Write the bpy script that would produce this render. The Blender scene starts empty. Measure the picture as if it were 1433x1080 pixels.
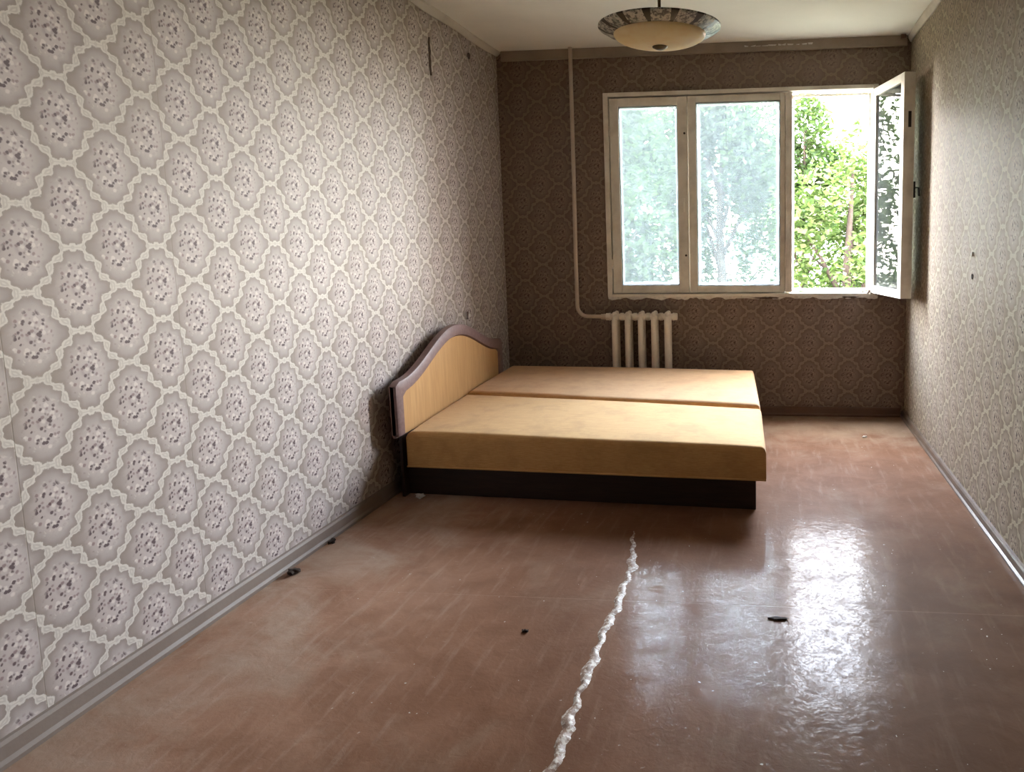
import bpy, bmesh, math, random
from mathutils import Vector, Matrix
C = bpy.context.scene
COL = C.collection
rnd = random.Random(7)
PI = math.pi

# ------------------------------------------------------------------ camera
cam = bpy.data.cameras.new('camera'); camo = bpy.data.objects.new('camera', cam); COL.objects.link(camo)
r = Vector((0.99494085, 0.09959884, -0.01314409)); d = Vector((-0.00147756, -0.1163144, -0.99321135)); f = Vector((-0.10045155, 0.98820597, -0.11557879))
m = Matrix((r, -d, -f)).transposed().to_4x4(); m.translation = Vector((2.0067, -5.34321, 1.35997))
camo.matrix_world = m
cam.sensor_fit = 'HORIZONTAL'; cam.sensor_width = 36; cam.lens = 1002.85 / 1433 * 36
cam.shift_x = (716.5 - 973.32) / 1433; cam.shift_y = (445.92 - 540) / 1433
cam.clip_start = .02; cam.clip_end = 300
C.camera = camo

# ------------------------------------------------------------------ sky, sun, exposure
world = bpy.data.worlds.new('sky'); C.world = world; world.use_nodes = True
wn = world.node_tree; wn.nodes.clear()
wo = wn.nodes.new('ShaderNodeOutputWorld'); wb = wn.nodes.new('ShaderNodeBackground')
tc = wn.nodes.new('ShaderNodeTexCoord'); sx = wn.nodes.new('ShaderNodeSeparateXYZ'); cr = wn.nodes.new('ShaderNodeValToRGB')
wn.links.new(tc.outputs['Generated'], sx.inputs[0]); wn.links.new(sx.outputs['Z'], cr.inputs[0])
cr.color_ramp.elements[0].position = 0.0; cr.color_ramp.elements[0].color = (1.0, .92, .82, 1)
e_ = cr.color_ramp.elements.new(.36); e_.color = (.85, .895, 1.0, 1)
cr.color_ramp.elements[1].position = .7; cr.color_ramp.elements[1].color = (.68, .80, 1.0, 1)
wn.links.new(cr.outputs[0], wb.inputs[0]); wb.inputs[1].default_value = 116.0
wn.links.new(wb.outputs[0], wo.inputs[0])
sun = bpy.data.lights.new('sun', 'SUN'); suno = bpy.data.objects.new('sun', sun); COL.objects.link(suno)
sun.energy = 12.0; sun.angle = math.radians(1.0); sun.color = (1, .95, .82)
suno.rotation_euler = Vector((.25, .75, -1.2)).to_track_quat('-Z', 'Y').to_euler()
C.view_settings.view_transform = 'Standard'; C.view_settings.look = 'None'
C.view_settings.exposure = 0.0; C.view_settings.gamma = 1; C.view_settings.use_curve_mapping = False
# light portal filling the window hole: only guides the sampling of the sky
pl = bpy.data.lights.new('window_portal', 'AREA'); plo = bpy.data.objects.new('window_portal', pl); COL.objects.link(plo)
pl.shape = 'RECTANGLE'; pl.size = 2.1; pl.size_y = 1.6; pl.cycles.is_portal = True
plo.location = (1.8, .14, 1.65); plo.rotation_euler = (-PI/2, 0, 0)
C.cycles.max_bounces = 14; C.cycles.diffuse_bounces = 8; C.cycles.transmission_bounces = 10; C.cycles.transparent_max_bounces = 24
C.cycles.sample_clamp_indirect = 12; C.cycles.caustics_reflective = False; C.cycles.caustics_refractive = False

W, H, CH = 3.012, 2.70, 2.73      # room width, wallpaper height, ceiling height
YR = -6.3                         # rear wall

# ------------------------------------------------------------------ node helpers
class X:
    """tiny wrapper: arithmetic on shader sockets"""
    nt = None
    def __init__(s, v): s.v = v
    def __add__(a, b): return mth('ADD', a, b)
    def __radd__(a, b): return mth('ADD', b, a)
    def __sub__(a, b): return mth('SUBTRACT', a, b)
    def __rsub__(a, b): return mth('SUBTRACT', b, a)
    def __mul__(a, b): return mth('MULTIPLY', a, b)
    def __rmul__(a, b): return mth('MULTIPLY', b, a)
    def __truediv__(a, b): return mth('DIVIDE', a, b)
def put(sock, a):
    if isinstance(a, X): X.nt.links.new(a.v, sock)
    else: sock.default_value = a
def mth(op, *a, clamp=False):
    n = X.nt.nodes.new('ShaderNodeMath'); n.operation = op; n.use_clamp = clamp
    for i, x in enumerate(a): put(n.inputs[i], x)
    return X(n.outputs[0])
def mn(a, b): return mth('MINIMUM', a, b)
def mx(a, b): return mth('MAXIMUM', a, b)
def ab(a): return mth('ABSOLUTE', a)
def rd(a): return mth('ROUND', a)
def sq(a): return mth('SQRT', a)
def sn(a): return mth('SINE', a)
def gt(a, b): return mth('GREATER_THAN', a, b)
def ss(x, lo, hi, a=0.0, b=1.0):
    n = X.nt.nodes.new('ShaderNodeMapRange'); n.interpolation_type = 'SMOOTHSTEP'
    for i, v in enumerate((x, lo, hi, a, b)): put(n.inputs[i], v)
    return X(n.outputs[0])
def lerp(t, a, b): return a + (b - a) * t
def vec(x, y, z):
    n = X.nt.nodes.new('ShaderNodeCombineXYZ')
    for i, v in enumerate((x, y, z)): put(n.inputs[i], v)
    return X(n.outputs[0])
def mixc(t, a, b, mode='MIX'):
    n = X.nt.nodes.new('ShaderNodeMix'); n.data_type = 'RGBA'; n.blend_type = mode; n.clamp_factor = True
    put(n.inputs[0], t)
    for s, c in ((n.inputs[6], a), (n.inputs[7], b)):
        if isinstance(c, X): X.nt.links.new(c.v, s)
        else: s.default_value = (*c, 1)
    return X(n.outputs[2])
def coords(kind='Object'):
    n = X.nt.nodes.new('ShaderNodeTexCoord'); return X(n.outputs[kind])
def split(v):
    n = X.nt.nodes.new('ShaderNodeSeparateXYZ'); put(n.inputs[0], v)
    return X(n.outputs[0]), X(n.outputs[1]), X(n.outputs[2])
def noise(v, scale, detail=3, rough=.55, dist=0):
    n = X.nt.nodes.new('ShaderNodeTexNoise'); put(n.inputs['Vector'], v)
    n.inputs['Scale'].default_value = scale; n.inputs['Detail'].default_value = detail
    n.inputs['Roughness'].default_value = rough; n.inputs['Distortion'].default_value = dist
    return X(n.outputs[0])
def voro(v, scale, feat='F1', rand=1):
    n = X.nt.nodes.new('ShaderNodeTexVoronoi'); n.feature = feat; put(n.inputs['Vector'], v)
    n.inputs['Scale'].default_value = scale; n.inputs['Randomness'].default_value = rand
    return X(n.outputs['Distance']), (X(n.outputs['Color']) if feat == 'F1' else None)
def bump(h, strength, dist):
    n = X.nt.nodes.new('ShaderNodeBump'); put(n.inputs['Height'], h)
    n.inputs['Strength'].default_value = strength; n.inputs['Distance'].default_value = dist
    return X(n.outputs[0])
def newmat(name):
    mt = bpy.data.materials.new(name); mt.use_nodes = True; X.nt = mt.node_tree
    b = mt.node_tree.nodes['Principled BSDF']; return mt, b
def pset(b, col=None, rough=None, nrm=None, spec=None, metal=None):
    if col is not None:
        if isinstance(col, X): X.nt.links.new(col.v, b.inputs['Base Color'])
        else: b.inputs['Base Color'].default_value = (*col, 1)
    if rough is not None: put(b.inputs['Roughness'], rough)
    if nrm is not None: X.nt.links.new(nrm.v, b.inputs['Normal'])
    if spec is not None: put(b.inputs['Specular IOR Level'], spec)
    if metal is not None: put(b.inputs['Metallic'], metal)

# ------------------------------------------------------------------ materials
PH, PV = .288, .242
def wallpaper(name, axis, s0, z0, painted_shade=0.0, dim_tint=None):
    mt, b = newmat(name)
    P = coords(); x, y, z = split(P); s = y if axis == 'y' else x
    # slight hand-hung waviness
    U = (s - s0) / PH; V = (z - z0) / PV
    ur = U - rd(U); vr = V - rd(V)
    U2 = U - .5; V2 = V - .5
    ur2 = U2 - rd(U2); vr2 = V2 - rd(V2)
    w = .105
    px = ab(ur) * PH; py = ab(vr) * PV
    dx, dy = (.5 - 2*w) * PH, -.5 * PV; L = math.hypot(dx, dy)
    n0, n1 = -dy / L, dx / L
    dd = (px - w*PH) * n0 + (py - .5*PV) * n1
    t = ((px - w*PH) * (dx/L/L)) + ((py - .5*PV) * (dy/L/L))
    # scrolls: the rope snakes about the diagonal and swells
    ddw = dd + .0062 * sn(t * (2*PI*2.0) + .6)
    hw = .0094 + .0042 * sn(t * (2*PI*4.0) + 1.2)
    tt = mx(mx(t * -1.0, t - 1.0), 0.0) * L
    diag = sq(ddw*ddw + tt*tt) - hw
    bx1 = mx(px - w*PH, 0.0); by1 = (.5*PV) - py
    bar1 = sq(bx1*bx1 + by1*by1)
    bx2 = mx(((.5-w)*PH) - px, 0.0)
    bar2 = sq(bx2*bx2 + py*py)
    bead = mn(sq(px*px + by1*by1), sq((px-.5*PH)*(px-.5*PH) + py*py)) - .0115
    D = mn(mn(diag, bead), mn(bar1, bar2) - .007)
    lv0 = vec(lerp(gt(dd, 0.0), ab(ur), ab(ur2)) * PH, lerp(gt(dd, 0.0), vr, vr2) * PV, 1.0)
    fuzz = (noise(P, 260, 2) - .5) * .004 + (noise(vec(px, py, 7.0), 75, 2) - .5) * .014
    rope = ss(D + fuzz, .0018, -.0022)
    groove = ss(ab(D + .0085), .0045, .001) * .55
    halo = ss(D, .020, .002)
    sel = gt(dd, 0.0)
    lx = lerp(sel, ur, ur2) * PH; ly = lerp(sel, vr, vr2) * PV
    rr = sq((lx/.068)*(lx/.068) + (ly/.088)*(ly/.088))
    side = ss(lx, .02, -.085)           # printed shade at the left of every cell
    ground = mixc(ss(rr, .55, 1.45), (.48, .425, .415), (.315, .268, .25))
    ground = mixc(side * .45, ground, (.26, .205, .17))
    ground = mixc(halo * .45, ground, (.235, .19, .165))
    # bouquet
    lv = vec(lx, ly, 0.0)
    wob = (noise(vec(lx, ly, 2.0), 130, 2) - .5) * .006; wob2 = (noise(vec(lx, ly, 9.0), 130, 2) - .5) * .006
    d1, c1 = voro(vec(lx + .31 + wob, ly + .27 + wob2, 5.0), 60); r1, g1, b1 = split(c1)
    d2, c2 = voro(vec(lx + .613 + wob2, ly + .207 + wob, 9.0), 72); r2, g2, b2 = split(c2)
    br = sq((lx/.060)*(lx/.060) + (ly/.078)*(ly/.078)) + (noise(lv, 45, 2) - .5) * .8
    inb = ss(br, 1.08, .82)
    petals = ss(d1, .56, .34) * gt(r1, .30) * inb
    col = mixc(inb * .30, ground, (.47, .395, .38))
    col = mixc(petals * .85, col, (.64, .58, .545))
    darks = ss(d2, .54, .34) * gt(r2, .26 + .34 * br) * ss(br, 1.05, .75)
    col = mixc(darks * .92, col, (.075, .045, .052))
    mids = ss(d2, .50, .25) * gt(.34, r2) * inb
    col = mixc(mids * .7, col, (.19, .118, .125))
    eye = ss(sq(lx*lx + ly*ly), .024, .011) * ss(sq(lx*lx + ly*ly), .006, .012)
    col = mixc(eye * .25, col, (.14, .09, .095))
    ropec = mixc(groove, (.60, .555, .51), (.40, .352, .325))
    col = mixc(rope, col, ropec)
    # joints between the paper strips, dirt, and yellow tree light painted in higher up
    um = (U + .28) / 2.0; um = ab(um - rd(um)) * (2 * PH)
    seam = ss(um, .0022, .0006)
    col = mixc(seam * .45, col, (.2, .16, .12))
    dirt = noise(P, 1.7, 4)
    col = mixc(ss(dirt, .5, .8) * .22, col, (.33, .27, .19))
    col = mixc(ss(z, 1.8, 2.75) * .42, col, (.48, .42, .20), 'MULTIPLY')
    if painted_shade: col = mixc(painted_shade * .5, col, (.21, .155, .12)); col = mixc(painted_shade, col, (.46, .37, .29), 'MULTIPLY')  # shade of the window wall put into its paper colour
    if dim_tint: col = mixc(1.0, col, dim_tint, 'MULTIPLY')  # right wall paper darkened and yellowed to hold its light level down
    hgt = rope * .6 + petals * .25 + noise(P, 420, 2) * .35 - seam
    pset(b, col, .62, bump(hgt, .35, .0012), .28)
    return mt
M = {}
M['wp_left'] = wallpaper('wallpaper_left', 'y', -3.5885, 1.349)
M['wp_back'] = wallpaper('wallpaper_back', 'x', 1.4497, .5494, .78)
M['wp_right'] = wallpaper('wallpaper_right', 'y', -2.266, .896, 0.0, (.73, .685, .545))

def plain(name, col, rough=.5, var=.12, scale=12, bstr=.15, bd=.001, spec=.4, metal=0, dark=None):
    mt, b = newmat(name); P = coords()
    n = noise(P, scale, 5)
    c = mixc(ss(n, .35, .75), col, dark or tuple(v * (1 - var) for v in col))
    pset(b, c, rough, bump(noise(P, scale * 9, 3), bstr, bd), spec, metal)
    return mt
M['ceiling'] = plain('ceiling_whitewash', (.90, .90, .84), .85, .10, 1.6, .25, .001, .2)
M['cornice'] = plain('cornice_paint', (.58, .53, .44), .6, .2, 6)
M['cornice_dark'] = plain('cornice_dull', (.30, .245, .19), .6, .25, 5)
M['frame_paint'] = plain('window_paint', (.74, .71, .64), .42, .22, 7, .2, .001, .4, 0, (.56, .52, .46))
M['base_paint'] = plain('baseboard_paint', (.20, .155, .13), .5, .4, 7, .3, .002, .2, 0, (.22, .18, .155))
M['base_right'] = plain('baseboard_right_paint', (.155, .115, .088), .3, .4, 7, .3, .002, .35)
M['base_dark'] = plain('baseboard_brown', (.115, .06, .038), .4, .3, 7)
M['radiator'] = plain('radiator_enamel', (.82, .76, .67), .35, .16, 14, .1, .001)
M['pipe'] = plain('pipe_enamel', (.55, .46, .38), .38, .15, 10)
M['plaster'] = plain('plaster', (.72, .70, .66), .9, .25, 40, .6, .003, .1)
M['plaster_dark'] = plain('plaster_dark', (.10, .075, .06), .95, .3, 40, .6, .003, .1)
M['debris'] = plain('debris_dark', (.05, .035, .028), .9, .4, 60, .6, .002, .2)
M['black'] = plain('dark_metal', (.035, .03, .028), .4, .2, 30, .1, .001, .4, .5)
M['bronze'] = plain('bronze', (.10, .075, .035), .45, .3, 40, .2, .001, .5, .7)
M['bark'] = plain('bark', (.022, .016, .012), .9, .4, 9, .8, .02, .1)
M['lawn'] = plain('lawn_grass', (.072, .072, .052), .95, .4, 3, .5, .05, .1)
M['house'] = plain('pale_panel_wall', (.62, .60, .56), .9, .12, .8, .1, .01, .1)
M['house_glass'] = plain('house_glass', (.10, .13, .15), .1, .2, 2, .0, .01, .5)
M['masonry'] = plain('masonry', (.45, .42, .38), .9, .2, 4)

# floor: worn glossy brown paint on hardboard
mt, b = newmat('brown_floor_paint'); P = coords(); x, y, z = split(P)
big = noise(P, .9, 5, .6); mid = noise(P, 4.5, 6, .62, .4); fine = noise(P, 38, 4, .6)
ystretch = noise(vec(x * 9.0, y * 1.2, 0.0), 3.0, 5, .6)
col = mixc(ss(mid, .3, .72), (.150, .076, .044), (.205, .112, .070))
col = mixc(ss(big, .45, .72) * .5, col, (.14, .078, .05))
col = mixc(ss(ystretch, .50, .78) * .4, col, (.28, .195, .145))
wear = ss(noise(P, 2.3, 7, .66, .6) + ss(x, .9, .0) * .20 + ss(y, -1.2, -.2) * .22 + ss(x, 2.4, 3.0) * .06, .52, .90)
col = mixc(wear * .70, col, (.27, .205, .15))
scuff = ss(noise(vec(x * 3.0, y * 11.0, 0.0), 5, 5, .7), .63, .72)
col = mixc(scuff * .4, col, (.29, .21, .16))
light_grade = ss(x + (noise(P, 2.2, 4) - .5) * .7, .35, 1.35)  # light level put into the floor colour: lighter left, darker front right
col = mixc(1.0 - light_grade, col, (1.56, 1.62, 1.74), 'MULTIPLY')
col = mixc(light_grade * ss(y, -1.0, -2.6), col, (.84, .76, .70), 'MULTIPLY')
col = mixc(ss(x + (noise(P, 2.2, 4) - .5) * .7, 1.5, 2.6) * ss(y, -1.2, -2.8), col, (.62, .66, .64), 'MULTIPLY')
chip = ss(noise(P, 52, 2), .715, .74) * ss(noise(P, 3.1, 2), .48, .6)
col = mixc(chip * .8, col, (.5, .46, .4))
# faint joints of the hardboard sheets
jy = (y + 2.83) / 2.44; jy = ab(jy - rd(jy)) * 2.44
jx = (x - 1.445) / 1.22; jx = ab(jx - rd(jx)) * 1.22
joint = ss(jy + (noise(P, 30, 2) - .5) * .004, .0035, .001)
col = mixc(joint * .14, col, (.34, .24, .18))
rough = .075 + ss(mid, .35, .75) * .07 + wear * .16 + ss(x, 2.30, 2.80) * .16
lump = noise(P, 24, 4, .6, 1.2) * .55 + mid * 1.6 + fine * .34 - joint * .2 - chip * .4
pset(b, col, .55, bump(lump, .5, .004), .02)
crackle = noise(P, 34, 4, .68, 2.2)
cover = .112 * (.45 + ss(noise(P, 11, 4, .65, .8), .32, .60) * .65) * (.38 + ss(crackle, .40, .55) * .70) * (1.0 - wear * .35)
put(b.inputs['Coat Weight'], cover); put(b.inputs['Coat Roughness'], .045 + ss(mid, .35, .75) * .03 + wear * .06 + ss(x, 2.35, 2.8) * .16)
b.inputs['Coat IOR'].default_value = 1.55
X.nt.links.new(bump(noise(P, 8, 3) * .5 + crackle * .35 + fine * .12, .30, .0040).v, b.inputs['Coat Normal'])
M['floor'] = mt
mt, b = newmat('seam_paint'); P = coords()
n = noise(P, 60, 4, .65)
pset(b, mixc(ss(n, .46, .62), (.23, .145, .105), (.56, .49, .42)), .4, bump(noise(P, 45, 4), .4, .004), .12)
M['seam'] = mt

# sofa bed cloth, wood
def cloth(name, c1, c2):
    mt, b = newmat(name); P = coords(); x, y, z = split(P)
    st = noise(vec(x * 2.0, y * 60.0, z * 60.0), 6.0, 3, .6)
    c = mixc(ss(st, .35, .65), c1, c2)
    c = mixc(ss(noise(P, 7, 6, .65), .42, .68) * .55, c, tuple(v * .78 for v in c1))
    sp = ss(noise(P, 90, 2), .66, .72)
    c = mixc(sp * .25, c, tuple(v * .6 for v in c1))
    pset(b, c, .85, bump(noise(P, 500, 2) + st * .4, .4, .0015), .15)
    b.inputs['Sheen Weight'].default_value = .15
    return mt
M['cloth_front'] = cloth('mustard_cloth', (.53, .305, .115), (.61, .375, .155))
M['cloth_back'] = cloth('mustard_cloth_rosy', (.53, .295, .135), (.59, .36, .175))
def wood(name, c1, c2, rough=.45, ax='z'):
    mt, b = newmat(name); P = coords(); x, y, z = split(P)
    v = vec(x * 6.0, y * 14.0, z * 1.2) if ax == 'z' else vec(x * 1.2, y * 14.0, z * 14.0)
    g = noise(v, 4, 5, .6, .5)
    pset(b, mixc(ss(g, .3, .7), c1, c2), rough, bump(g, .1, .0006), .4)
    return mt
M['panel'] = wood('tan_veneer', (.47, .275, .115), (.55, .335, .15))
M['trim'] = wood('brown_trim', (.165, .098, .092), (.21, .13, .12), .5, 'x')
M['bedbase'] = wood('dark_base', (.022, .012, .009), (.035, .018, .013), .45, 'x')

M['door'] = wood('added_door_wood', (.05, .028, .018), (.08, .045, .028), .5)
# dirty glass
def glass(name, haze, tint, dirtc, rim=.06):
    mt = bpy.data.materials.new(name); mt.use_nodes = True; nt = mt.node_tree; X.nt = nt; nt.nodes.clear()
    out = nt.nodes.new('ShaderNodeOutputMaterial')
    tr = nt.nodes.new('ShaderNodeBsdfTransparent'); tr.inputs[0].default_value = (*tint, 1)
    tl_ = nt.nodes.new('ShaderNodeBsdfTranslucent'); tl_.inputs[0].default_value = (*dirtc, 1)
    df_ = nt.nodes.new('ShaderNodeBsdfDiffuse'); df_.inputs[0].default_value = (*dirtc, 1)
    tl = nt.nodes.new('ShaderNodeMixShader'); tl.inputs[0].default_value = .35; nt.links.new(tl_.outputs[0], tl.inputs[1]); nt.links.new(df_.outputs[0], tl.inputs[2])
    gl = nt.nodes.new('ShaderNodeBsdfGlossy'); gl.inputs['Roughness'].default_value = .02
    fr = nt.nodes.new('ShaderNodeFresnel'); fr.inputs[0].default_value = 1.5
    m1 = nt.nodes.new('ShaderNodeMixShader'); m2 = nt.nodes.new('ShaderNodeMixShader')
    P = coords(); gx, gy, gz = split(coords('Generated'))
    edge = mn(mn(gx, 1.0 - gx) * .55, mn(gz, 1.0 - gz) * 1.3)
    e = ss(edge + (noise(P, 30, 3) - .5) * .012, .034, .010)
    streak = noise(vec(gx * 16.0, 0.0, gz * 2.5), 2.5, 5, .65)
    dn = noise(P, 14, 6, .7, .8)
    hz = haze * (.62 + ss(dn, .35, .7) * .5 + ss(streak, .4, .7) * .25)
    hz = mn(hz + e * rim, .92)  # extra haze at the pane edges stands in for the glow there
    put(m1.inputs[0], hz); nt.links.new(tr.outputs[0], m1.inputs[1]); nt.links.new(tl.outputs[0], m1.inputs[2])
    nt.links.new(fr.outputs[0], m2.inputs[0]); nt.links.new(m1.outputs[0], m2.inputs[1]); nt.links.new(gl.outputs[0], m2.inputs[2])
    nt.links.new(m2.outputs[0], out.inputs[0])
    return mt
M['glass_dirty'] = glass('dirty_glass', .044, (.75, .80, .81), (.82, .87, .87), .30)
M['glass_out'] = glass('outer_glass', .022, (.88, .90, .91), (.85, .90, .92))
M['glass_clear'] = glass('clear_glass', .085, (.93, .98, .98), (.9, .95, .95))

# leaves
def leafmat(name, c1, c2, c3):
    mt = bpy.data.materials.new(name); mt.use_nodes = True; nt = mt.node_tree; X.nt = nt; nt.nodes.clear()
    out = nt.nodes.new('ShaderNodeOutputMaterial'); df = nt.nodes.new('ShaderNodeBsdfDiffuse'); tl = nt.nodes.new('ShaderNodeBsdfTranslucent')
    mx_ = nt.nodes.new('ShaderNodeMixShader'); mx_.inputs[0].default_value = .4
    geo = nt.nodes.new('ShaderNodeNewGeometry'); rpi = X(geo.outputs['Random Per Island'])
    c = mixc(ss(rpi, .1, .6), c1, c2); c = mixc(ss(rpi, .75, .95), c, c3)
    nt.links.new(c.v, df.inputs[0]); nt.links.new(mixc(.5, c, (.05, .085, .012), 'MIX').v, tl.inputs[0])
    nt.links.new(df.outputs[0], mx_.inputs[1]); nt.links.new(tl.outputs[0], mx_.inputs[2]); nt.links.new(mx_.outputs[0], out.inputs[0])
    return mt
M['leaf_a'] = leafmat('leaf_bright', (.012, .022, .007), (.042, .060, .020), (.12, .13, .075))
M['leaf_b'] = leafmat('leaf_mid', (.008, .014, .006), (.017, .027, .012), (.036, .046, .024))

# lamp glass
mt, b = newmat('alabaster_glass'); P = coords()
n = noise(P, 9, 5, .65, 1.5)
pset(b, mixc(ss(n, .4, .65), (.93, .84, .62), (.86, .70, .44)), .45, None, .3)
b.inputs['Subsurface Weight'].default_value = .25; b.inputs['Subsurface Radius'].default_value = (.05, .04, .02)
nt = mt.node_tree; tl = nt.nodes.new('ShaderNodeBsdfTranslucent'); tl.inputs[0].default_value = (.95, .84, .58, 1); ms = nt.nodes.new('ShaderNodeMixShader'); ms.inputs[0].default_value = .5
nt.links.new(b.outputs[0], ms.inputs[1]); nt.links.new(tl.outputs[0], ms.inputs[2]); nt.links.new(ms.outputs[0], nt.nodes['Material Output'].inputs[0])
M['bowl'] = mt
mt, b = newmat('rim_pattern'); P = coords(); x, y, z = split(P)
n = noise(P, 60, 4, .7); n2 = noise(P, 26, 3)
c = mixc(ss(n, .47, .56), (.56, .55, .47), (.09, .085, .075))
c = mixc(ss(n2, .55, .66) * .6, c, (.16, .20, .15))
pset(b, c, .3, bump(n, .2, .001), .5)
M['rim'] = mt
M['rim_dark'] = plain('rim_dark_inlay', (.03, .024, .015), .35, .3, 30)

# ------------------------------------------------------------------ mesh helpers
def add_box(bm, lo, hi, bev=0):
    vs = [bm.verts.new((x, y, z)) for x in (lo[0], hi[0]) for y in (lo[1], hi[1]) for z in (lo[2], hi[2])]
    q = [(0,1,3,2), (4,6,7,5), (0,4,5,1), (2,3,7,6), (0,2,6,4), (1,5,7,3)]
    fs = [bm.faces.new([vs[i] for i in k]) for k in q]
    if bev:
        es = list({e for fc in fs for e in fc.edges})
        bmesh.ops.bevel(bm, geom=es, offset=bev, segments=2, affect='EDGES', profile=.6)
def add_tube(bm, pts, rad, n=12, caps=True):
    pts = [Vector(p) for p in pts]; rings = []
    rads = rad if isinstance(rad, (list, tuple)) else [rad] * len(pts)
    up = None
    for i, p in enumerate(pts):
        t = (pts[min(i+1, len(pts)-1)] - pts[max(i-1, 0)]).normalized()
        if up is None:
            up = t.orthogonal().normalized()
        a = (up - t * up.dot(t)).normalized(); up = a; c = t.cross(a)
        rings.append([bm.verts.new(p + (a * math.cos(2*PI*k/n) + c * math.sin(2*PI*k/n)) * rads[i]) for k in range(n)])
    for r0, r1 in zip(rings, rings[1:]):
        for k in range(n): bm.faces.new((r0[k], r0[(k+1) % n], r1[(k+1) % n], r1[k]))
    if caps:
        bm.faces.new(rings[0][::-1]); bm.faces.new(rings[-1])
def add_lathe(bm, prof, n=48, close=False, a0=0, a1=2*PI):
    full = abs(a1 - a0 - 2*PI) < 1e-6; cnt = n if full else n + 1
    rings = []
    for rr, zz in prof:
        if rr < 1e-6: rings.append([bm.verts.new((0, 0, zz))])
        else: rings.append([bm.verts.new((rr*math.cos(a0+(a1-a0)*k/n), rr*math.sin(a0+(a1-a0)*k/n), zz)) for k in range(cnt)])
    pairs = list(zip(rings, rings[1:]))
    if close: pairs.append((rings[-1], rings[0]))
    for A, B in pairs:
        for k in range(n):
            k2 = (k+1) % cnt if full else k+1
            va = [A[0]] if len(A) == 1 else [A[k], A[k2]]
            vb = [B[0]] if len(B) == 1 else [B[k2], B[k]]
            if len(va) + len(vb) > 2: bm.faces.new(va + vb)
    if not full and close:
        bm.faces.new([R[0] for R in rings]); bm.faces.new([R[-1] for R in rings][::-1])
def add_prism(bm, poly, axis, lo, hi):
    def mk(p, t):
        return {'x': (t, p[0], p[1]), 'y': (p[0], t, p[1]), 'z': (p[0], p[1], t)}[axis]
    a = [bm.verts.new(mk(p, lo)) for p in poly]; c = [bm.verts.new(mk(p, hi)) for p in poly]
    bm.faces.new(a); bm.faces.new(c[::-1])
    for i in range(len(poly)):
        j = (i+1) % len(poly); bm.faces.new((a[j], a[i], c[i], c[j]))
def add_lump(bm, c, s, seed, sub=2, amp=.35):
    rr = random.Random(seed)
    res = bmesh.ops.create_icosphere(bm, subdivisions=sub, radius=1)
    ph = [rr.uniform(0, 6.28) for _ in range(6)]
    for v in res['verts']:
        n = v.co.normalized()
        k = 1 + amp * (math.sin(3*n.x+ph[0]) * math.sin(4*n.y+ph[1]) + .6*math.sin(6*n.z+ph[2]+5*n.x)) + rr.uniform(-.1, .1)
        v.co = Vector((c[0]+n.x*k*s[0], c[1]+n.y*k*s[1], max(c[2]+n.z*k*s[2], c[2]-s[2]*.8)))
def obj(name, bm, mat, parent=None, smooth=False, bevel=0, loc=None, rot=None):
    bmesh.ops.recalc_face_normals(bm, faces=bm.faces[:])
    me = bpy.data.meshes.new(name); bm.to_mesh(me); bm.free()
    if mat: me.materials.append(mat)
    o = bpy.data.objects.new(name, me); COL.objects.link(o)
    if smooth:
        for p in me.polygons: p.use_smooth = True
        if smooth != 'all':
            try: me.set_sharp_from_angle(angle=math.radians(40))
            except Exception: pass
    if parent: o.parent = parent
    if loc: o.location = loc
    if rot: o.rotation_euler = rot
    if bevel:
        b_ = o.modifiers.new('bevel', 'BEVEL'); b_.width = bevel; b_.segments = 2; b_.limit_method = 'ANGLE'
    return o
def empty(name, loc=(0, 0, 0), rot=(0, 0, 0)):
    o = bpy.data.objects.new(name, None); COL.objects.link(o); o.location = loc; o.rotation_euler = rot
    o.empty_display_size = .1; return o
def tag(o, label, cat, group=None, kind=None):
    o['label'] = label; o['category'] = cat
    if group: o['group'] = group
    if kind: o['kind'] = kind
    return o
def struct(o, label=None):
    o['kind'] = 'structure'
    if label: o['label'] = label
    return o
BM = bmesh.new

# ------------------------------------------------------------------ room shell
bm = BM(); add_box(bm, (-.15, YR-.15, -.15), (W+.15, .13, 0)); floor = struct(obj('floor', bm, M['floor']), 'worn glossy brown painted floor')
bm = BM(); add_box(bm, (-.15, YR-.15, CH), (W+.15, .13, CH+.2)); ceiling = struct(obj('ceiling', bm, M['ceiling']), 'dull whitewashed ceiling')
bm = BM(); add_box(bm, (-.15, YR-.15, 0), (0, .13, CH)); wall_left = struct(obj('wall_left', bm, M['wp_left']), 'left wall in floral medallion wallpaper')
bm = BM(); add_box(bm, (W, YR-.15, 0), (W+.15, .13, CH)); wall_right = struct(obj('wall_right', bm, M['wp_right']), 'right wall in floral medallion wallpaper')
WX0, WX1, WZ0, WZ1 = .815, 2.785, .905, 2.40
bm = BM()
add_box(bm, (0, 0, 0), (W, .13, WZ0)); add_box(bm, (0, 0, WZ1), (W, .13, CH))
add_box(bm, (0, 0, WZ0), (WX0, .13, WZ1)); add_box(bm, (WX1, 0, WZ0), (W, .13, WZ1))
struct(obj('wall_back', bm, M['wp_back']), 'window wall in medallion wallpaper with shade painted in')
bm = BM(); add_box(bm, (0, YR-.15, 0), (W, YR, CH)); struct(obj('wall_rear', bm, M['wp_back']), 'rear wall behind the viewpoint')

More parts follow.
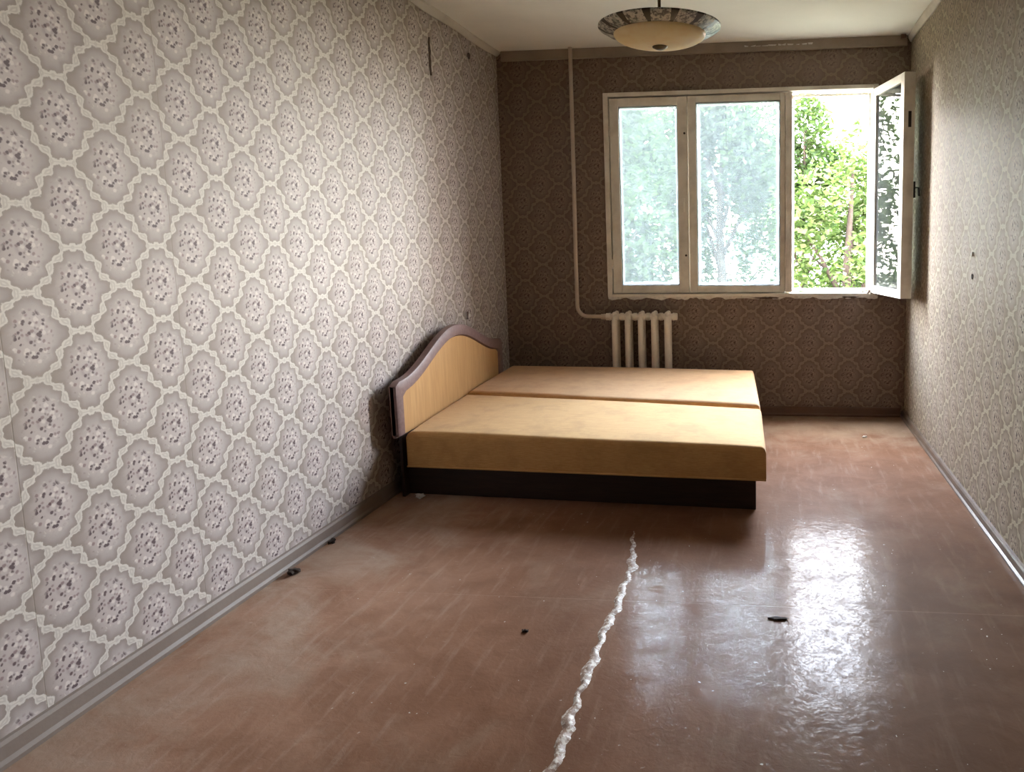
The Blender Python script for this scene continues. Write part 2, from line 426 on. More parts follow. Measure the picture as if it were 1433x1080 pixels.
# unseen dark double door, added to soak up bounce light
door = struct(empty('added_door', (1.5, YR, 0)), 'unseen dark double door added to cut bounce light')
for sx_ in (-1, 1):
    bm = BM(); add_box(bm, (min(sx_*.004, sx_*.80), .002, .01), (max(sx_*.004, sx_*.80), .04, 2.1), .004)
    for z0_, z1_ in ((.15, .9), (1.05, 1.95)): add_box(bm, (min(sx_*.12, sx_*.68), .04, z0_), (max(sx_*.12, sx_*.68), .052, z1_), .006)
    lf = obj('added_door_leaf', bm, M['door'], door)
    bm = BM(); add_tube(bm, [(sx_*.06, .04, 1.0), (sx_*.06, .085, 1.0), (sx_*.16, .09, 1.0)], .009, 8); obj('handle', bm, M['black'], lf)
bm = BM(); add_box(bm, (-.90, .001, 0), (-.81, .05, 2.2)); add_box(bm, (.81, .001, 0), (.90, .05, 2.2)); add_box(bm, (-.81, .001, 2.11), (.81, .05, 2.2)); obj('added_door_casing', bm, M['door'], door)
# baseboards
def base_prof(side):   # profile: distance from wall, height
    return [(0, 0), (.026, 0), (.026, .012), (.018, .022), (.016, .058), (.010, .068), (0, .070)]
bm = BM(); add_prism(bm, [(a, b_) for a, b_ in base_prof(0)], 'y', YR, -.001); struct(obj('baseboard_left', bm, M['base_paint']), 'dusty brown baseboard along the left wall')
bm = BM(); add_prism(bm, [(W - a*1.1, b_*.7) for a, b_ in base_prof(0)], 'y', YR, -.001); struct(obj('baseboard_right', bm, M['base_right']), 'thin shiny baseboard along the right wall')
bm = BM(); add_prism(bm, [(-a, b_) for a, b_ in base_prof(0)], 'x', .027, W-.03); struct(obj('baseboard_back', bm, M['base_dark']), 'dark brown baseboard under the window wall')
# cornices: wavy painted laths in the ceiling corners
def lath_y(x0, sgn, hgt, dep, seed):
    rr = random.Random(seed); bm = BM(); N = 60; rings = []
    for i in range(N+1):
        y = YR + (-.001 - YR) * i / N
        hh = hgt * (1 + .16*math.sin(i*.9+seed) + rr.uniform(-.07, .07)); dd = dep * (1 + .15*math.sin(i*.6+seed*2))
        pr = [(0, CH), (dd, CH), (dd, CH-hh*.3), (dd*.45, CH-hh*.85), (dd*.3, CH-hh), (0, CH-hh)]
        rings.append([bm.verts.new((x0 + sgn*a, y, z_)) for a, z_ in pr])
    for A, B in zip(rings, rings[1:]):
        for k in range(6): bm.faces.new((A[k], A[(k+1) % 6], B[(k+1) % 6], B[k]))
    bm.faces.new(rings[0]); bm.faces.new(rings[-1][::-1])
    return bm
struct(obj('trim_left', lath_y(0, 1, .040, .032, 1), M['cornice']), 'wavy pale cornice above the left wall')
struct(obj('trim_right', lath_y(W, -1, .040, .030, 3), M['cornice']), 'thin pale cornice above the right wall')
bm = BM()
add_box(bm, (.041, -.022, CH-.066), (W-.031, 0, CH)); add_box(bm, (.041, -.026, CH-.072), (W-.031, 0, CH-.060))
tb = struct(obj('trim_back', bm, M['cornice_dark'], bevel=.003), 'dull brown painted board under the ceiling above the window')
for k in range(11):       # flaking whitewash where board meets ceiling
    bm = BM(); xx = 1.86 + k*.045 + rnd.uniform(-.01, .01); wd = rnd.uniform(.012, .03)
    pts = [(xx-wd, -.028, CH-.030+rnd.uniform(-.006, .006)), (xx+wd, -.029, CH-.029+rnd.uniform(-.006, .006)), (xx+wd*.7, -.034, CH-.040), (xx-wd*.8, -.033, CH-.039)]
    a = [bm.verts.new(p) for p in pts]; c = [bm.verts.new((p[0], p[1]+.005, p[2])) for p in pts]
    bm.faces.new(a); bm.faces.new(c[::-1])
    for i in range(4): bm.faces.new((a[i], a[(i+1) % 4], c[(i+1) % 4], c[i]))
    obj('paint_flake', bm, M['plaster'], tb)
bm = BM(); add_box(bm, (2.93, -.06, CH-.028), (2.965, -.023, CH-.001), .006); obj('wire_stub', bm, M['base_dark'], ceiling)

# torn wallpaper by the left cornice
def tear(y, z, h, w, seed):
    bm = BM(); rr = random.Random(seed); L_, R_ = [], []
    N = 8
    for i in range(N+1):
        t = i/N; ww = w * math.sin(PI*min(max(t, .04), .96)) * rr.uniform(.7, 1.2); yy = y + rr.uniform(-.004, .004)
        L_.append(((.0025, yy-ww, z-h*t), (.0105, yy+ww, z-h*t)))
    a = [bm.verts.new(p[0]) for p in L_]; c = [bm.verts.new(p[1]) for p in L_]
    a2 = [bm.verts.new((.0, p[0][1]-.003, p[0][2])) for p in L_]; 
    for i in range(N):
        bm.faces.new((a[i], a[i+1], c[i+1], c[i])); bm.faces.new((a2[i], a2[i+1], a[i+1], a[i]))
    return bm
for args in ((-1.10, 2.55, .22, .0042, 1), (-.52, 2.60, .04, .012, 2)):
    o = obj('paper_tear', tear(*args), M['plaster_dark'], wall_left)

# ------------------------------------------------------------------ raised seam down the floor
sp = [(1.385, -2.20), (1.40, -2.30), (1.425, -2.42), (1.443, -2.55), (1.447, -2.83), (1.441, -3.05), (1.439, -3.2), (1.444, -3.48), (1.450, -3.70), (1.452, -4.1), (1.45, -5.2), (1.45, YR+.05)]
bm = BM(); rings = []; rr = random.Random(5)
def interp(t):
    k = min(int(t), len(sp)-2); u = t-k
    return sp[k][0]*(1-u)+sp[k+1][0]*u, sp[k][1]*(1-u)+sp[k+1][1]*u
tt_ = 0; ys = []
N = 330
for i in range(N+1):
    y = sp[0][1] + (sp[-1][1]-sp[0][1]) * (i/N)
    for k in range(len(sp)-1):
        if sp[k][1] >= y >= sp[k+1][1]:
            u = (sp[k][1]-y)/(sp[k][1]-sp[k+1][1]); x_ = sp[k][0]*(1-u)+sp[k+1][0]*u; break
    x_ += .005*math.sin(i*.7)+rr.uniform(-.0015, .0015)
    g = min(1, i/18+.15)
    wl_ = (.016+.006*math.sin(i*.31)+rr.uniform(-.003, .003))*g; wr_ = (.020+.006*math.sin(i*.23+1)+rr.uniform(-.004, .004))*g
    g *= 1 + .55*min(1, max(0, (-2.6-y)/1.1))
    hh = (.0048+.0016*math.sin(i*.9)+rr.uniform(-.0014, .0014))*g
    hh = max(hh, .0022)
    rings.append([bm.verts.new(p) for p in ((x_-wl_, y, -.001), (x_-wl_*.45, y, hh*.55), (x_+rr.uniform(-.003, .003), y, hh), (x_+wr_*.4, y, hh*.45+rr.uniform(-.0015, .0015)), (x_+wr_, y, -.001))])
for A, B in zip(rings, rings[1:]):
    for k in range(4): bm.faces.new((A[k], A[k+1], B[k+1], B[k]))
sm = obj('seam_ridge', bm, M['seam'], floor, smooth='all'); sm['label'] = 'raised wrinkled paint seam running along the floor'

# ------------------------------------------------------------------ window
win = struct(empty('window_1', (0, 0, 0)), 'three-part wooden window with one sash open into the room')
bm = BM(); FY0, FY1 = -.032, .10
add_box(bm, (WX0-.012, FY0, WZ0), (WX0+.024, FY1, WZ1+.004)); add_box(bm, (WX1-.035, FY0, WZ0), (WX1+.002, FY1, WZ1+.004))
add_box(bm, (WX0+.024, FY0, WZ1-.024), (WX1-.035, FY1, WZ1+.004)); add_box(bm, (WX0+.024, FY0-.006, WZ0), (WX1-.035, FY1, WZ0+.022))
add_box(bm, (WX0+.024, .06, WZ0+.022), (WX0+.06, FY1, WZ1-.024)); add_box(bm, (WX0+.06, .06, WZ1-.06), (2.134, FY1, WZ1-.024)); add_box(bm, (WX0+.06, .06, WZ0+.022), (2.134, FY1, WZ0+.06))
add_box(bm, (1.402, .062, WZ0+.06), (1.448, FY1, WZ1-.06)); add_box(bm, (2.134, FY0, WZ0+.03), (2.184, FY1, WZ1-.032))
# stop beads inside the open right light
add_box(bm, (2.184, .075, WZ0+.03), (2.200, FY1, WZ1-.032)); add_box(bm, (2.734, .075, WZ0+.03), (WX1-.035, FY1, WZ1-.032))
add_box(bm, (2.2, .075, WZ0+.03), (2.734, FY1, WZ0+.048)); add_box(bm, (2.2, .075, WZ1-.05), (2.734, FY1, WZ1-.032))
obj('frame', bm, M['frame_paint'], win, bevel=.003)
def sash(w, h, sl, sr, st, sb, thick, inner, outer, loc, rotz=0, hinge_left=True):
    """local: x 0..w, y 0..thick (towards outside), z 0..h"""
    bm = BM()
    add_box(bm, (0, 0, 0), (sl, thick, h)); add_box(bm, (w-sr, 0, 0), (w, thick, h))
    add_box(bm, (sl, 0, h-st), (w-sr, thick, h)); add_box(bm, (sl, 0, 0), (w-sr, thick, sb))
    # glazing beads
    for a, bb in (((sl, .020, sb), (sl+.008, thick-.02, h-st)), ((w-sr-.008, .020, sb), (w-sr, thick-.02, h-st)),
                  ((sl+.008, .020, sb), (w-sr-.008, thick-.02, sb+.008)), ((sl+.008, .020, h-st-.008), (w-sr-.008, thick-.02, h-st))):
        add_box(bm, a, bb)
    s = obj('sash', bm, M['frame_paint'], win, bevel=.003, loc=loc, rot=(0, 0, rotz))
    for yy, mm in ((.014, inner), (thick-.018, outer)):
        bm = BM(); add_box(bm, (sl-.004, yy, sb-.004), (w-sr+.004, yy+.004, h-st+.004)); obj('pane', bm, mm, s)
    return s
def hinge(parent, x, y, z):
    bm = BM(); add_tube(bm, [(x, y, z-.035), (x, y, z+.035)], .006, 10); obj('hinge', bm, M['frame_paint'], parent, smooth=True)
SZ0, SH = .932, 1.435
s1 = sash(.575, SH, .066, .072, .060, .058, .07, M['glass_dirty'], M['glass_out'], (.845, -.012, SZ0))
s2 = sash(.705, SH, .058, .036, .048, .052, .07, M['glass_dirty'], M['glass_out'], (1.428, -.014, SZ0))
hinge(s2, .708, -.004, 1.20); hinge(s2, .708, -.004, .22)
hinge(s1, -.003, -.004, 1.20); hinge(s1, -.003, -.004, .22)
bm = BM(); add_box(bm, (.535, -.014, .60), (.553, 0, .70), .003); add_tube(bm, [(.544, -.012, .668), (.544, -.034, .668), (.544, -.036, .60)], .0055, 8)
obj('handle', bm, M['frame_paint'], s1, smooth=True)
for zz in (.28, 1.17):
    bm = BM(); add_tube(bm, [(.556, 0, zz), (.556, -.008, zz)], .008, 10); obj('screw', bm, M['black'], s1)
# open sash: hinged on the right jamb, swung about 100 degrees into the room
hx, hy = 2.752, -.022
ang = math.atan2(-.535, .118)      # direction of free end from the hinge
s3 = sash(.545, SH+.008, .05, .055, .055, .055, .075, M['glass_clear'], M['glass_clear'], (hx, hy, SZ0-.004), ang)
# local +y of this sash points towards the right wall after the swing
hinge(s3, -.004, .04, 1.2); hinge(s3, -.004, .04, .22)
bm = BM(); add_box(bm, (.512, .075, .655), (.538, .092, .76), .003); add_tube(bm, [(.525, .09, .72), (.525, .118, .72), (.525, .122, .665)], .006, 8); obj('handle', bm, M['black'], s3)
bm = BM(); add_box(bm, (.5445, .030, 1.10), (.5485, .050, 1.20), .001); obj('lock_plate', bm, M['black'], s3)
# rough plaster edge where the inner sill is missing
bm = BM(); rr = random.Random(11)
N = 90; rings = []
for i in range(N+1):
    xx = WX0-.01 + (WX1+.03-WX0) * i/N
    lo = .010 + .006*math.sin(i*.8) + rr.uniform(0, .010); out = .012 + rr.uniform(0, .010)
    rings.append([bm.verts.new(p) for p in ((xx, .0, WZ0+.004), (xx, -out-.012, WZ0+.002), (xx, -out-.006, WZ0-lo), (xx, 0, WZ0-lo-.004))])
for A, B in zip(rings, rings[1:]):
    for k in range(4): bm.faces.new((A[k], A[(k+1) % 4], B[(k+1) % 4], B[k]))
bm.faces.new(rings[0]); bm.faces.new(rings[-1][::-1])
o = obj('sill_edge', bm, M['plaster'], win); o['label'] = 'ragged white plaster edge under the window'
for (xx, zz, sx_, sz_, mk, sd) in ((1.80, .900, .030, .014, 'plaster', 1), (2.42, .893, .050, .016, 'plaster', 2), (2.50, .895, .035, .013, 'plaster', 3), (2.26, .897, .04, .010, 'plaster', 6),
                                (2.70, .915, .040, .016, 'plaster_dark', 4), (2.745, .925, .022, .024, 'plaster_dark', 5), (2.60, .896, .06, .010, 'plaster_dark', 7), (2.0, .893, .08, .008, 'plaster_dark', 8)):
    bm = BM(); add_lump(bm, (xx, -.024, zz), (sx_, .012, sz_), sd, 2, .4); obj('plaster_lump', bm, M[mk], win)

# ------------------------------------------------------------------ sofa bed
bed = tag(empty('sofa_bed', (1.0, -1.0, 0)), 'low double sofa bed with mustard cloth and curved tan headboard', 'bed')
def bobj(*a, **k):
    o = obj(*a, **k); o.parent = bed; o.matrix_parent_inverse = Matrix.Translation((-1.0, 1.0, 0)); return o
# plan corners (x, y, top z): near-left, near-right, far-right, far-left
NL, NR, FR, FL = Vector((.114, -1.845, .352)), Vector((1.998, -1.948, .330)), Vector((1.905, -.255, .395)), Vector((.112, -.255, .420))
ML, MR = Vector((.113, -1.08, .388)), Vector((1.968, -1.285, .366))
def cushion(a, b_, c, e, thick, dome, rad=.028):
    """rounded slab over the quad a(near left) b(near right) c(far right) e(far left); tops given by z"""
    bm = BM(); NU, NV = 44, 22
    Lx = (b_-a).length; Ly = (e-a).length
    def tops(u, v):
        p = a*(1-u)*(1-v)+b_*u*(1-v)+c*u*v+e*(1-u)*v
        du = min(u, 1-u)*Lx; dv = min(v, 1-v)*Ly
        def rnd_(q): 
            q = min(q/rad, 1); return 1-math.sqrt(max(0, 1-(1-q)**2))
        drop = max(rnd_(du), rnd_(dv))*rad*.9
        z_ = p.z - drop + dome*(math.sin(PI*u)**.5*math.sin(PI*v)**.6 if 0 < u < 1 and 0 < v < 1 else 0) + .0025*math.sin(u*9)*math.sin(v*5+1)
        return Vector((p.x, p.y, z_))
    def prm(i, n, L):
        k = rad/L; t = i/n
        ed = 5/n
        if t < ed: return k*t/ed*1.2
        if t > 1-ed: return 1-k*(1-t)/ed*1.2
        return k*1.2+(t-ed)/(1-2*ed)*(1-2.4*k)
    g = [[bm.verts.new(tops(prm(i, NU, Lx), prm(j, NV, Ly))) for j in range(NV+1)] for i in range(NU+1)]
    for i in range(NU):
        for j in range(NV): bm.faces.new((g[i][j], g[i+1][j], g[i+1][j+1], g[i][j+1]))
    rim = [g[i][0] for i in range(NU)]+[g[NU][j] for j in range(NV)]+[g[i][NV] for i in range(NU, 0, -1)]+[g[0][j] for j in range(NV, 0, -1)]
    low = [bm.verts.new((v.co.x, v.co.y, .165 + (v.co.z*0))) for v in rim]
    n = len(rim)
    for i in range(n): bm.faces.new((rim[(i+1) % n], rim[i], low[i], low[(i+1) % n]))
    bm.faces.new(low)
    return bm
bobj('front_cushion', cushion(NL, NR, MR, ML, .18, .022), M['cloth_front'], smooth=True)
ML2, MR2 = ML+Vector((0, .020, .010)), MR+Vector((-.004, .020, .012))
bobj('back_cushion', cushion(ML2, MR2, FR, FL, .18, .020), M['cloth_back'], smooth=True)
# piping along the upper front edge and along the bottom edge
for nm, dz in (('piping', .0),):
    bm = BM(); pts = [NL.lerp(NR, i/20) + Vector((0, -.003, -.160 + .0)) for i in range(21)]
    pts = [Vector((p.x, p.y, .170)) for p in pts]
    add_tube(bm, pts, .005, 8); bobj('piping', bm, M['cloth_front'], smooth=True)
# base plinth
bm = BM(); add_prism(bm, [(.075, -1.79), (1.947, -1.900), (1.87, -.30), (.075, -.29)], 'z', 0, .168); bobj('base', bm, M['bedbase'], bevel=.004)
bm = BM(); add_box(bm, (.98, -1.1, .010), (1.0, -.6, .02)); bm.free()
# headboard: wavy outline
def outline(inset=0.0):
    y0, y1 = -1.900+inset, -.415-inset; cy = -1.160; pts = []
    N = 40
    for i in range(N+1):
        y = y0+(y1-y0)*i/N; q = abs(y-cy)/.74; q = min(q, 1)
        hmp = .5*(1+math.cos(PI*min(q/.94, 1)))
        z_ = (.625 if y < cy else .650) + (.832-(.625 if y < cy else .650))*hmp - inset
        e = (y-y0) if i < N/2 else (y1-y)
        if e < .05: z_ -= .022*(1-e/.05)**2
        pts.append((y, z_))
    return pts
top = outline(); HX0, HX1 = .072, .100
zb = .165
bm = BM(); poly = [(top[0][0], .335)]+top+[(top[-1][0], .335)]
add_prism(bm, [(y, z_) for y, z_ in poly], 'x', HX0, HX1-.010)
hb = bobj('headboard', bm, M['trim'])
inn = outline(.068)
bm = BM(); add_box(bm, (HX0, -1.84, .0), (HX1-.012, -.46, .345)); o = obj('support', bm, M['bedbase'], hb); o['label'] = 'lower board with shade painted in'  # dark colour stands in for the shade below the headboard
bm = BM(); add_prism(bm, [(inn[0][0], .34)]+inn+[(inn[-1][0], .34)], 'x', HX1-.0095, HX1-.003)
o = obj('panel', bm, M['panel'], hb); o['label'] = 'tan veneer panel'
# proud border strip round the panel
bm = BM()
bo = [(top[0][0], .345)]+top+[(top[-1][0], .345)]; bi = [(inn[0][0]+.0, .345)]+inn+[(inn[-1][0], .345)]
rings = []
for (yo, zo), (yi, zi) in zip(bo, bi):
    ym, zm = (yo+yi)/2, (zo+zi)/2
    rings.append([bm.verts.new(p) for p in ((HX0-.004, yo, zo+.004), (HX1+.004, yo, zo+.003), (HX1+.009, yo*.90+yi*.10, zo*.90+zi*.10), (HX1+.009, yo*.12+yi*.88, zo*.12+zi*.88), (HX1-.004, yi, zi), (HX0-.004, yi, zi))])
for A, B in zip(rings, rings[1:]):
    for k in range(6): bm.faces.new((A[k], A[(k+1) % 6], B[(k+1) % 6], B[k]))
bm.faces.new(rings[0]); bm.faces.new(rings[-1][::-1])
o = obj('border', bm, M['trim'], hb, smooth=True); o['label'] = 'purplish brown moulded border'

# ------------------------------------------------------------------ radiator with riser pipe
rad = tag(empty('radiator', (1.07, -.10, 0)), 'cream cast iron five-section radiator under the window behind the bed', 'radiator')
RZ0, RZ1, RP = .215, .785, .0985
def section_bm():
    bm = BM()
    for yy in (-.048, .048):      # two columns, front and back
        pts = [(0, yy, RZ0+.02), (0, yy, RZ0+.05), (0, yy, RZ1-.05), (0, yy, RZ1-.02)]
        add_tube(bm, pts, [.019, .0215, .0215, .019], 14)
    for zz in (RZ0+.022, RZ1-.022):  # top and bottom headers
        add_tube(bm, [(-RP/2+.001, 0, zz), (RP/2-.001, 0, zz)], .024, 14)
        add_box(bm, (-.030, -.058, zz-.020), (.030, .058, zz+.019), .012)
        add_tube(bm, [(-RP/2+.0005, 0, zz), (-RP/2+.012, 0, zz)], .029, 12); add_tube(bm, [(RP/2-.012, 0, zz), (RP/2-.0005, 0, zz)], .029, 12)
    bmesh.ops.create_uvsphere(bm, u_segments=12, v_segments=8, radius=.020, matrix=Matrix.Translation((0, -.04, RZ1+.002)) @ Matrix.Diagonal((.9, 1.2, .9, 1)))
    bmesh.ops.create_uvsphere(bm, u_segments=12, v_segments=8, radius=.020, matrix=Matrix.Translation((0, .04, RZ1+.002)) @ Matrix.Diagonal((.9, 1.2, .9, 1)))
    return bm
sec0 = obj('section', section_bm(), M['radiator'], rad, smooth=True)
sec0.location = (-2*RP, 0, 0)
for k in range(1, 5):
    s_ = sec0.copy(); COL.objects.link(s_); s_.parent = rad; s_.location = ((k-2)*RP, 0, 0)
for sx_ in (-1, 1):
    bm = BM(); add_tube(bm, [(sx_*(2.5*RP), 0, RZ1-.022), (sx_*(2.5*RP+.022), 0, RZ1-.022)], .027, 8); obj('end_plug', bm, M['radiator'], rad, smooth=True)
for xx in (-1.5*RP, 1.5*RP):
    bm = BM(); add_tube(bm, [(xx, .03, RZ0+.0), (xx, .099, RZ0-.005)], .009, 8); obj('wall_bracket', bm, M['radiator'], rad)
pipe = tag(empty('heating_pipe', (.575, -.05, 0)), 'cream heating riser down the back wall, bending towards the radiator', 'pipe')
bm = BM(); pz = RZ1-.022; pts = [(.578, -.055, CH-.001), (.575, -.055, 1.8), (.570, -.055, 1.2), (.571, -.055, pz+.085)]
for i in range(1, 9):
    a = PI/2*i/8; pts.append((.571+.08*(1-math.cos(a)), -.055-.045*(1-math.cos(a))*.4, pz+.08*(1-math.sin(a))+.005*0))
pts += [(.72, -.085, pz), (1.07-2.5*RP-.024, -.10, pz)]
bm = BM(); add_tube(bm, pts, .0145, 14); o = obj('riser', bm, M['pipe'], smooth='all'); o.parent = pipe; o.matrix_parent_inverse = Matrix.Translation((-.575, .05, 0))
bm = BM(); add_tube(bm, [(1.07-2.5*RP-.06, -.10, pz), (1.07-2.5*RP-.023, -.10, pz)], .0215, 8); o = obj('coupling', bm, M['pipe']); o.parent = pipe; o.matrix_parent_inverse = Matrix.Translation((-.575, .05, 0))

# ------------------------------------------------------------------ pendant lamp
LX, LY = 1.572, -2.35
lamp = tag(empty('pendant_lamp', (LX, LY, CH)), 'glass bowl ceiling lamp with patterned rim hanging from a rod', 'lamp')
LZ = 2.192 - CH     # rim height relative to ceiling
R0, R1 = .248, .187
bm = BM(); prof = []
for i in range(15):
    t = i/14; prof.append((R1*math.sin(PI/2*(1-t)) if i < 14 else 0, LZ-.022-.047*math.cos(PI/2*(1-t))**1.0*(1) if True else 0))
inner = [(max(rr_-.005, 0), zz+.006) for rr_, zz in prof[::-1]]
add_lathe(bm, prof+inner, 64); o = obj('bowl', bm, M['bowl'], lamp, smooth='all'); o['label'] = 'cream alabaster glass bowl'
# rim: 14 patterned plates with 14 dark wedges between
NS = 14; gin, gout = .15, .29      # inlay share of the pitch at the inner and outer edge
def rim_seg(i0, i1, o0, o1):
    bm = BM(); n = 8; rings = []
    for k in range(n+1):
        t = k/n; row = []
        for rr_, zz, u in ((R1-.004, LZ-.022, 0), (R1+.03, LZ-.014, .5), (R0, LZ+.004, 1), (R0, LZ+.010, 1), (R1+.03, LZ-.007, .5), (R1-.004, LZ-.015, 0)):
            a = (i0+(i1-i0)*t)*(1-u)+(o0+(o1-o0)*t)*u; row.append(bm.verts.new((rr_*math.cos(a), rr_*math.sin(a), zz)))
        rings.append(row)
    for A, B in zip(rings, rings[1:]):
        for k in range(6): bm.faces.new((A[k], A[(k+1) % 6], B[(k+1) % 6], B[k]))
    bm.faces.new(rings[0]); bm.faces.new(rings[-1][::-1]); return bm
pitch = 2*PI/NS
for k in range(NS):
    c0 = pitch*k - PI/2 + .165
    obj('rim_plate', rim_seg(c0-pitch*(1-gin)/2, c0+pitch*(1-gin)/2, c0-pitch*(1-gout)/2, c0+pitch*(1-gout)/2), M['rim'], lamp, smooth=True)
    c1_ = c0+pitch/2
    obj('rim_inlay', rim_seg(c1_-pitch*gin/2, c1_+pitch*gin/2, c1_-pitch*gout/2, c1_+pitch*gout/2), M['rim_dark'], lamp, smooth=True)
bm = BM(); add_lathe(bm, [(0, LZ-.082), (.012, LZ-.081), (.022, LZ-.077), (.031, LZ-.072), (.032, LZ-.066), (0, LZ-.062)], 24); o = obj('finial', bm, M['bronze'], lamp, smooth=True)
bm = BM(); add_tube(bm, [(0, 0, LZ-.064), (0, 0, -.03)], .0065, 10); obj('rod', bm, M['bronze'], lamp, smooth=True)
bm = BM(); add_lathe(bm, [(0, 0), (.055, 0), (.052, -.018), (.03, -.035), (.008, -.045), (0, -.045)], 32); obj('canopy', bm, M['bronze'], lamp, smooth=True)

# ------------------------------------------------------------------ small things
def small(name, label, cat, loc, s, seed, mat, amp=.4, group=None):
    bm = BM(); add_lump(bm, (0, 0, s[2]*.8), s, seed, 2, amp); o = obj(name, bm, M[mat]); o.location = loc; tag(o, label, cat, group); return o
small('plaster_crumb', 'small white crumb on the floor in front of the sofa bed', 'crumb', (.174, -1.85, 0), (.022, .016, .012), 21, 'plaster')
small('plaster_crumb', 'tiny white crumb on the floor beside the right wall near the window', 'crumb', (2.651, -.577, 0), (.014, .010, .006), 22, 'plaster')
small('debris_clump', 'dark clump of dirt at the foot of the left baseboard', 'debris', (.065, -2.72, 0), (.020, .024, .013), 23, 'debris')
small('debris_clump', 'small dark chip alone in the middle of the bare floor', 'debris', (1.166, -3.069, 0), (.012, .007, .005), 24, 'debris')
small('debris_clump', 'dark crumb by the left baseboard, nearest to the sofa bed', 'debris', (.045, -2.42, 0), (.013, .02, .010), 25, 'debris')
small('debris_clump', 'dark flake in the window reflection on the glossy floor', 'debris', (2.04, -2.92, 0), (.028, .010, .004), 26, 'debris')
# plug and hole on the right wall, peg over the headboard
bm = BM(); add_lathe(bm, [(0, 0), (.012, 0), (.011, .006), (.009, .010), (0, .011)], 12); o = obj('wall_plug', bm, M['plaster']); o.rotation_euler = (0, -PI/2, 0); o.location = (W, -1.69, 1.25); tag(o, 'white plug stub sticking out of the right wall', 'plug')
bm = BM(); add_lathe(bm, [(0, 0), (.014, 0), (.012, .004), (.006, .003), (0, .003)], 12); o = obj('wall_plug', bm, M['debris']); o.rotation_euler = (0, -PI/2, 0); o.location = (W, -1.688, 1.14); tag(o, 'dark screw hole plug below the white one on the right wall', 'plug')
sock = tag(empty('wall_hook', (0, -.735, .845)), 'small white hook on the left wall above the headboard', 'hook')
bm = BM(); add_box(bm, (0, -.02, -.012), (.012, .02, .014), .003); obj('plate', bm, M['plaster'], sock)
bm = BM(); add_tube(bm, [(.011, -.030, -.02), (.016, -.030, .03)], .005, 8); obj('peg', bm, M['trim'], sock)

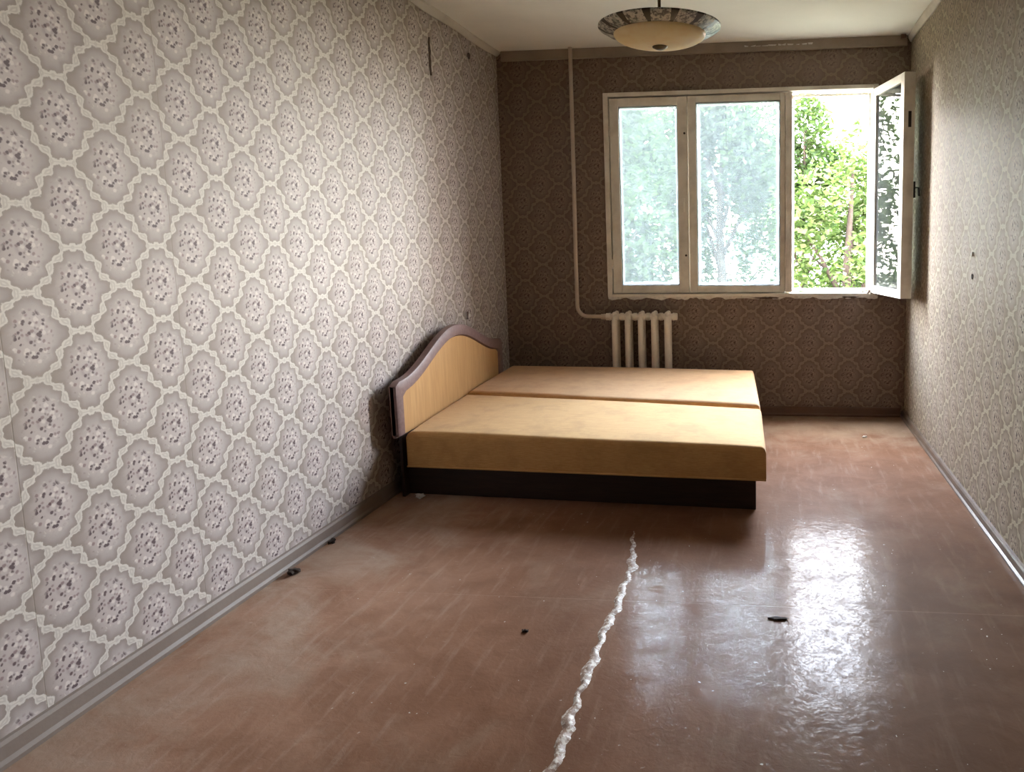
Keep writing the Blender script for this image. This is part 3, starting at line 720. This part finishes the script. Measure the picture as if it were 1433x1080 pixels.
# ------------------------------------------------------------------ outdoors
GZ = -3.3
bm = BM(); add_box(bm, (-40, .35, GZ-.3), (44, 70, GZ)); struct(obj('ground', bm, M['lawn']), 'lawn outside')
def blob_points(rr, centres, n, rough=1.0):
    out = []
    for _ in range(n):
        c, s = centres[rr.randrange(len(centres))]
        while True:
            p = Vector((rr.uniform(-1, 1), rr.uniform(-1, 1), rr.uniform(-1, 1)))
            if p.length < 1: break
        q = p.normalized() * (p.length ** .45)
        out.append(Vector((c[0]+q.x*s[0], c[1]+q.y*s[1], c[2]+q.z*s[2])))
    return out
def tree(x, y, h, wdt, n, mat, seed, leaf, label, zlow=-1.2):
    rr = random.Random(seed); t = empty('leafy_tree', (x, y, GZ)); tag(t, label, 'tree', None)
    top_ = h-GZ
    pts = [(0, 0, 0), (.05, .03, top_*.3), (-.06, .02, top_*.6), (.03, 0, top_*.88)]
    bm = BM(); add_tube(bm, pts, [.13, .11, .075, .02], 10); obj('trunk', bm, M['bark'], t, smooth='all')
    centres = []
    for k in range(9):
        a = rr.uniform(0, 6.28); z0 = top_*rr.uniform(.35, .7); L = wdt*rr.uniform(.5, .95)
        e = Vector((math.cos(a)*L, math.sin(a)*L*.8, z0+top_*rr.uniform(.1, .28)))
        st_ = Vector((0, 0, z0)); midp = st_.lerp(e, .5)+Vector((0, 0, .15))
        bm = BM(); add_tube(bm, [st_, midp, e], [.045, .03, .010], 6); obj('branch', bm, M['bark'], t, smooth='all')
        centres.append((tuple(e), (wdt*.42, wdt*.38, top_*.13)))
    lowz = zlow-GZ
    for k in range(16):
        a = rr.uniform(0, 6.28); q = rr.random()**.5; zz = rr.uniform(lowz, top_*.93)
        taper = 1 if zz < top_*.72 else max(.25, 1-(zz-top_*.72)/(top_*.26))
        centres.append(((math.cos(a)*wdt*.75*q*taper, math.sin(a)*wdt*.6*q*taper, zz), (wdt*.36, wdt*.34, top_*.08)))
    vs, fs = [], []
    for p in blob_points(rr, centres, n):
        L = leaf*rr.uniform(.6, 1.25); wd = L*rr.uniform(.34, .5)
        dr = Vector((rr.uniform(-1, 1), rr.uniform(-1, 1), rr.uniform(-.9, .35))).normalized()
        sd = dr.cross(Vector((rr.uniform(-.6, .6), rr.uniform(-.6, .6), 1))).normalized(); up_ = sd.cross(dr)
        i = len(vs)
        vs += [p, p+dr*L*.5+sd*wd+up_*L*.08, p+dr*L, p+dr*L*.5-sd*wd+up_*L*.08]
        fs += [(i, i+1, i+2), (i, i+2, i+3)]
    me = bpy.data.meshes.new('foliage'); me.from_pydata([tuple(v) for v in vs], [], fs); me.materials.append(M[mat])
    o = bpy.data.objects.new('foliage', me); COL.objects.link(o); o.parent = t; o['kind'] = 'stuff'
    return t
tree(3.35, 6.6, 3.2, 1.15, 9000, 'leaf_a', 1, .115, 'bright green tree seen through the open right sash', -2.0)
tree(1.15, 8.4, 4.6, 1.1, 17000, 'leaf_b', 2, .12, 'leafy tree seen through the hazy middle pane', -2.0)
tree(-.35, 6.0, 4.1, .95, 15000, 'leaf_b', 3, .12, 'leafy tree seen through the left pane', -2.0)
tree(-2.9, 7.2, 3.9, 1.2, 4200, 'leaf_b', 4, .12, 'sparse tree at the left, mirrored in the open sash', -2.0)
tree(2.9, 12.5, 4.9, 1.6, 15000, 'leaf_b', 5, .14, 'farther tree filling the gap behind the bright green tree', -2.0)
tree(-1.6, 12.5, 5.2, 2.0, 18000, 'leaf_b', 6, .14, 'farther dense tree behind the left pane tree', -2.0)
# pale house far behind the trees
house = tag(empty('panel_house', (1.5, 26, GZ)), 'pale panel house far behind the trees', 'building')
bm = BM(); add_box(bm, (-9, 0, 0), (9, 6, 8.2)); obj('wall', bm, M['house'], house)
bm = BM(); add_box(bm, (-9.2, -.25, 8.2), (9.2, 6.2, 8.45)); obj('roof', bm, M['masonry'], house)
for fl in range(3):
    for k in range(8):
        xx = -7.7+k*2.2; zz = .9+fl*2.6
        bm = BM(); add_box(bm, (xx-.08, -.05, zz-.08), (xx+1.28, .02, zz+1.48)); wf = obj('window', bm, M['plaster'], house)
        for q in (0, 1):
            bm = BM(); add_box(bm, (xx+q*.62, -.07, zz), (xx+q*.62+.56, -.045, zz+1.4)); obj('pane', bm, M['house_glass'], wf)
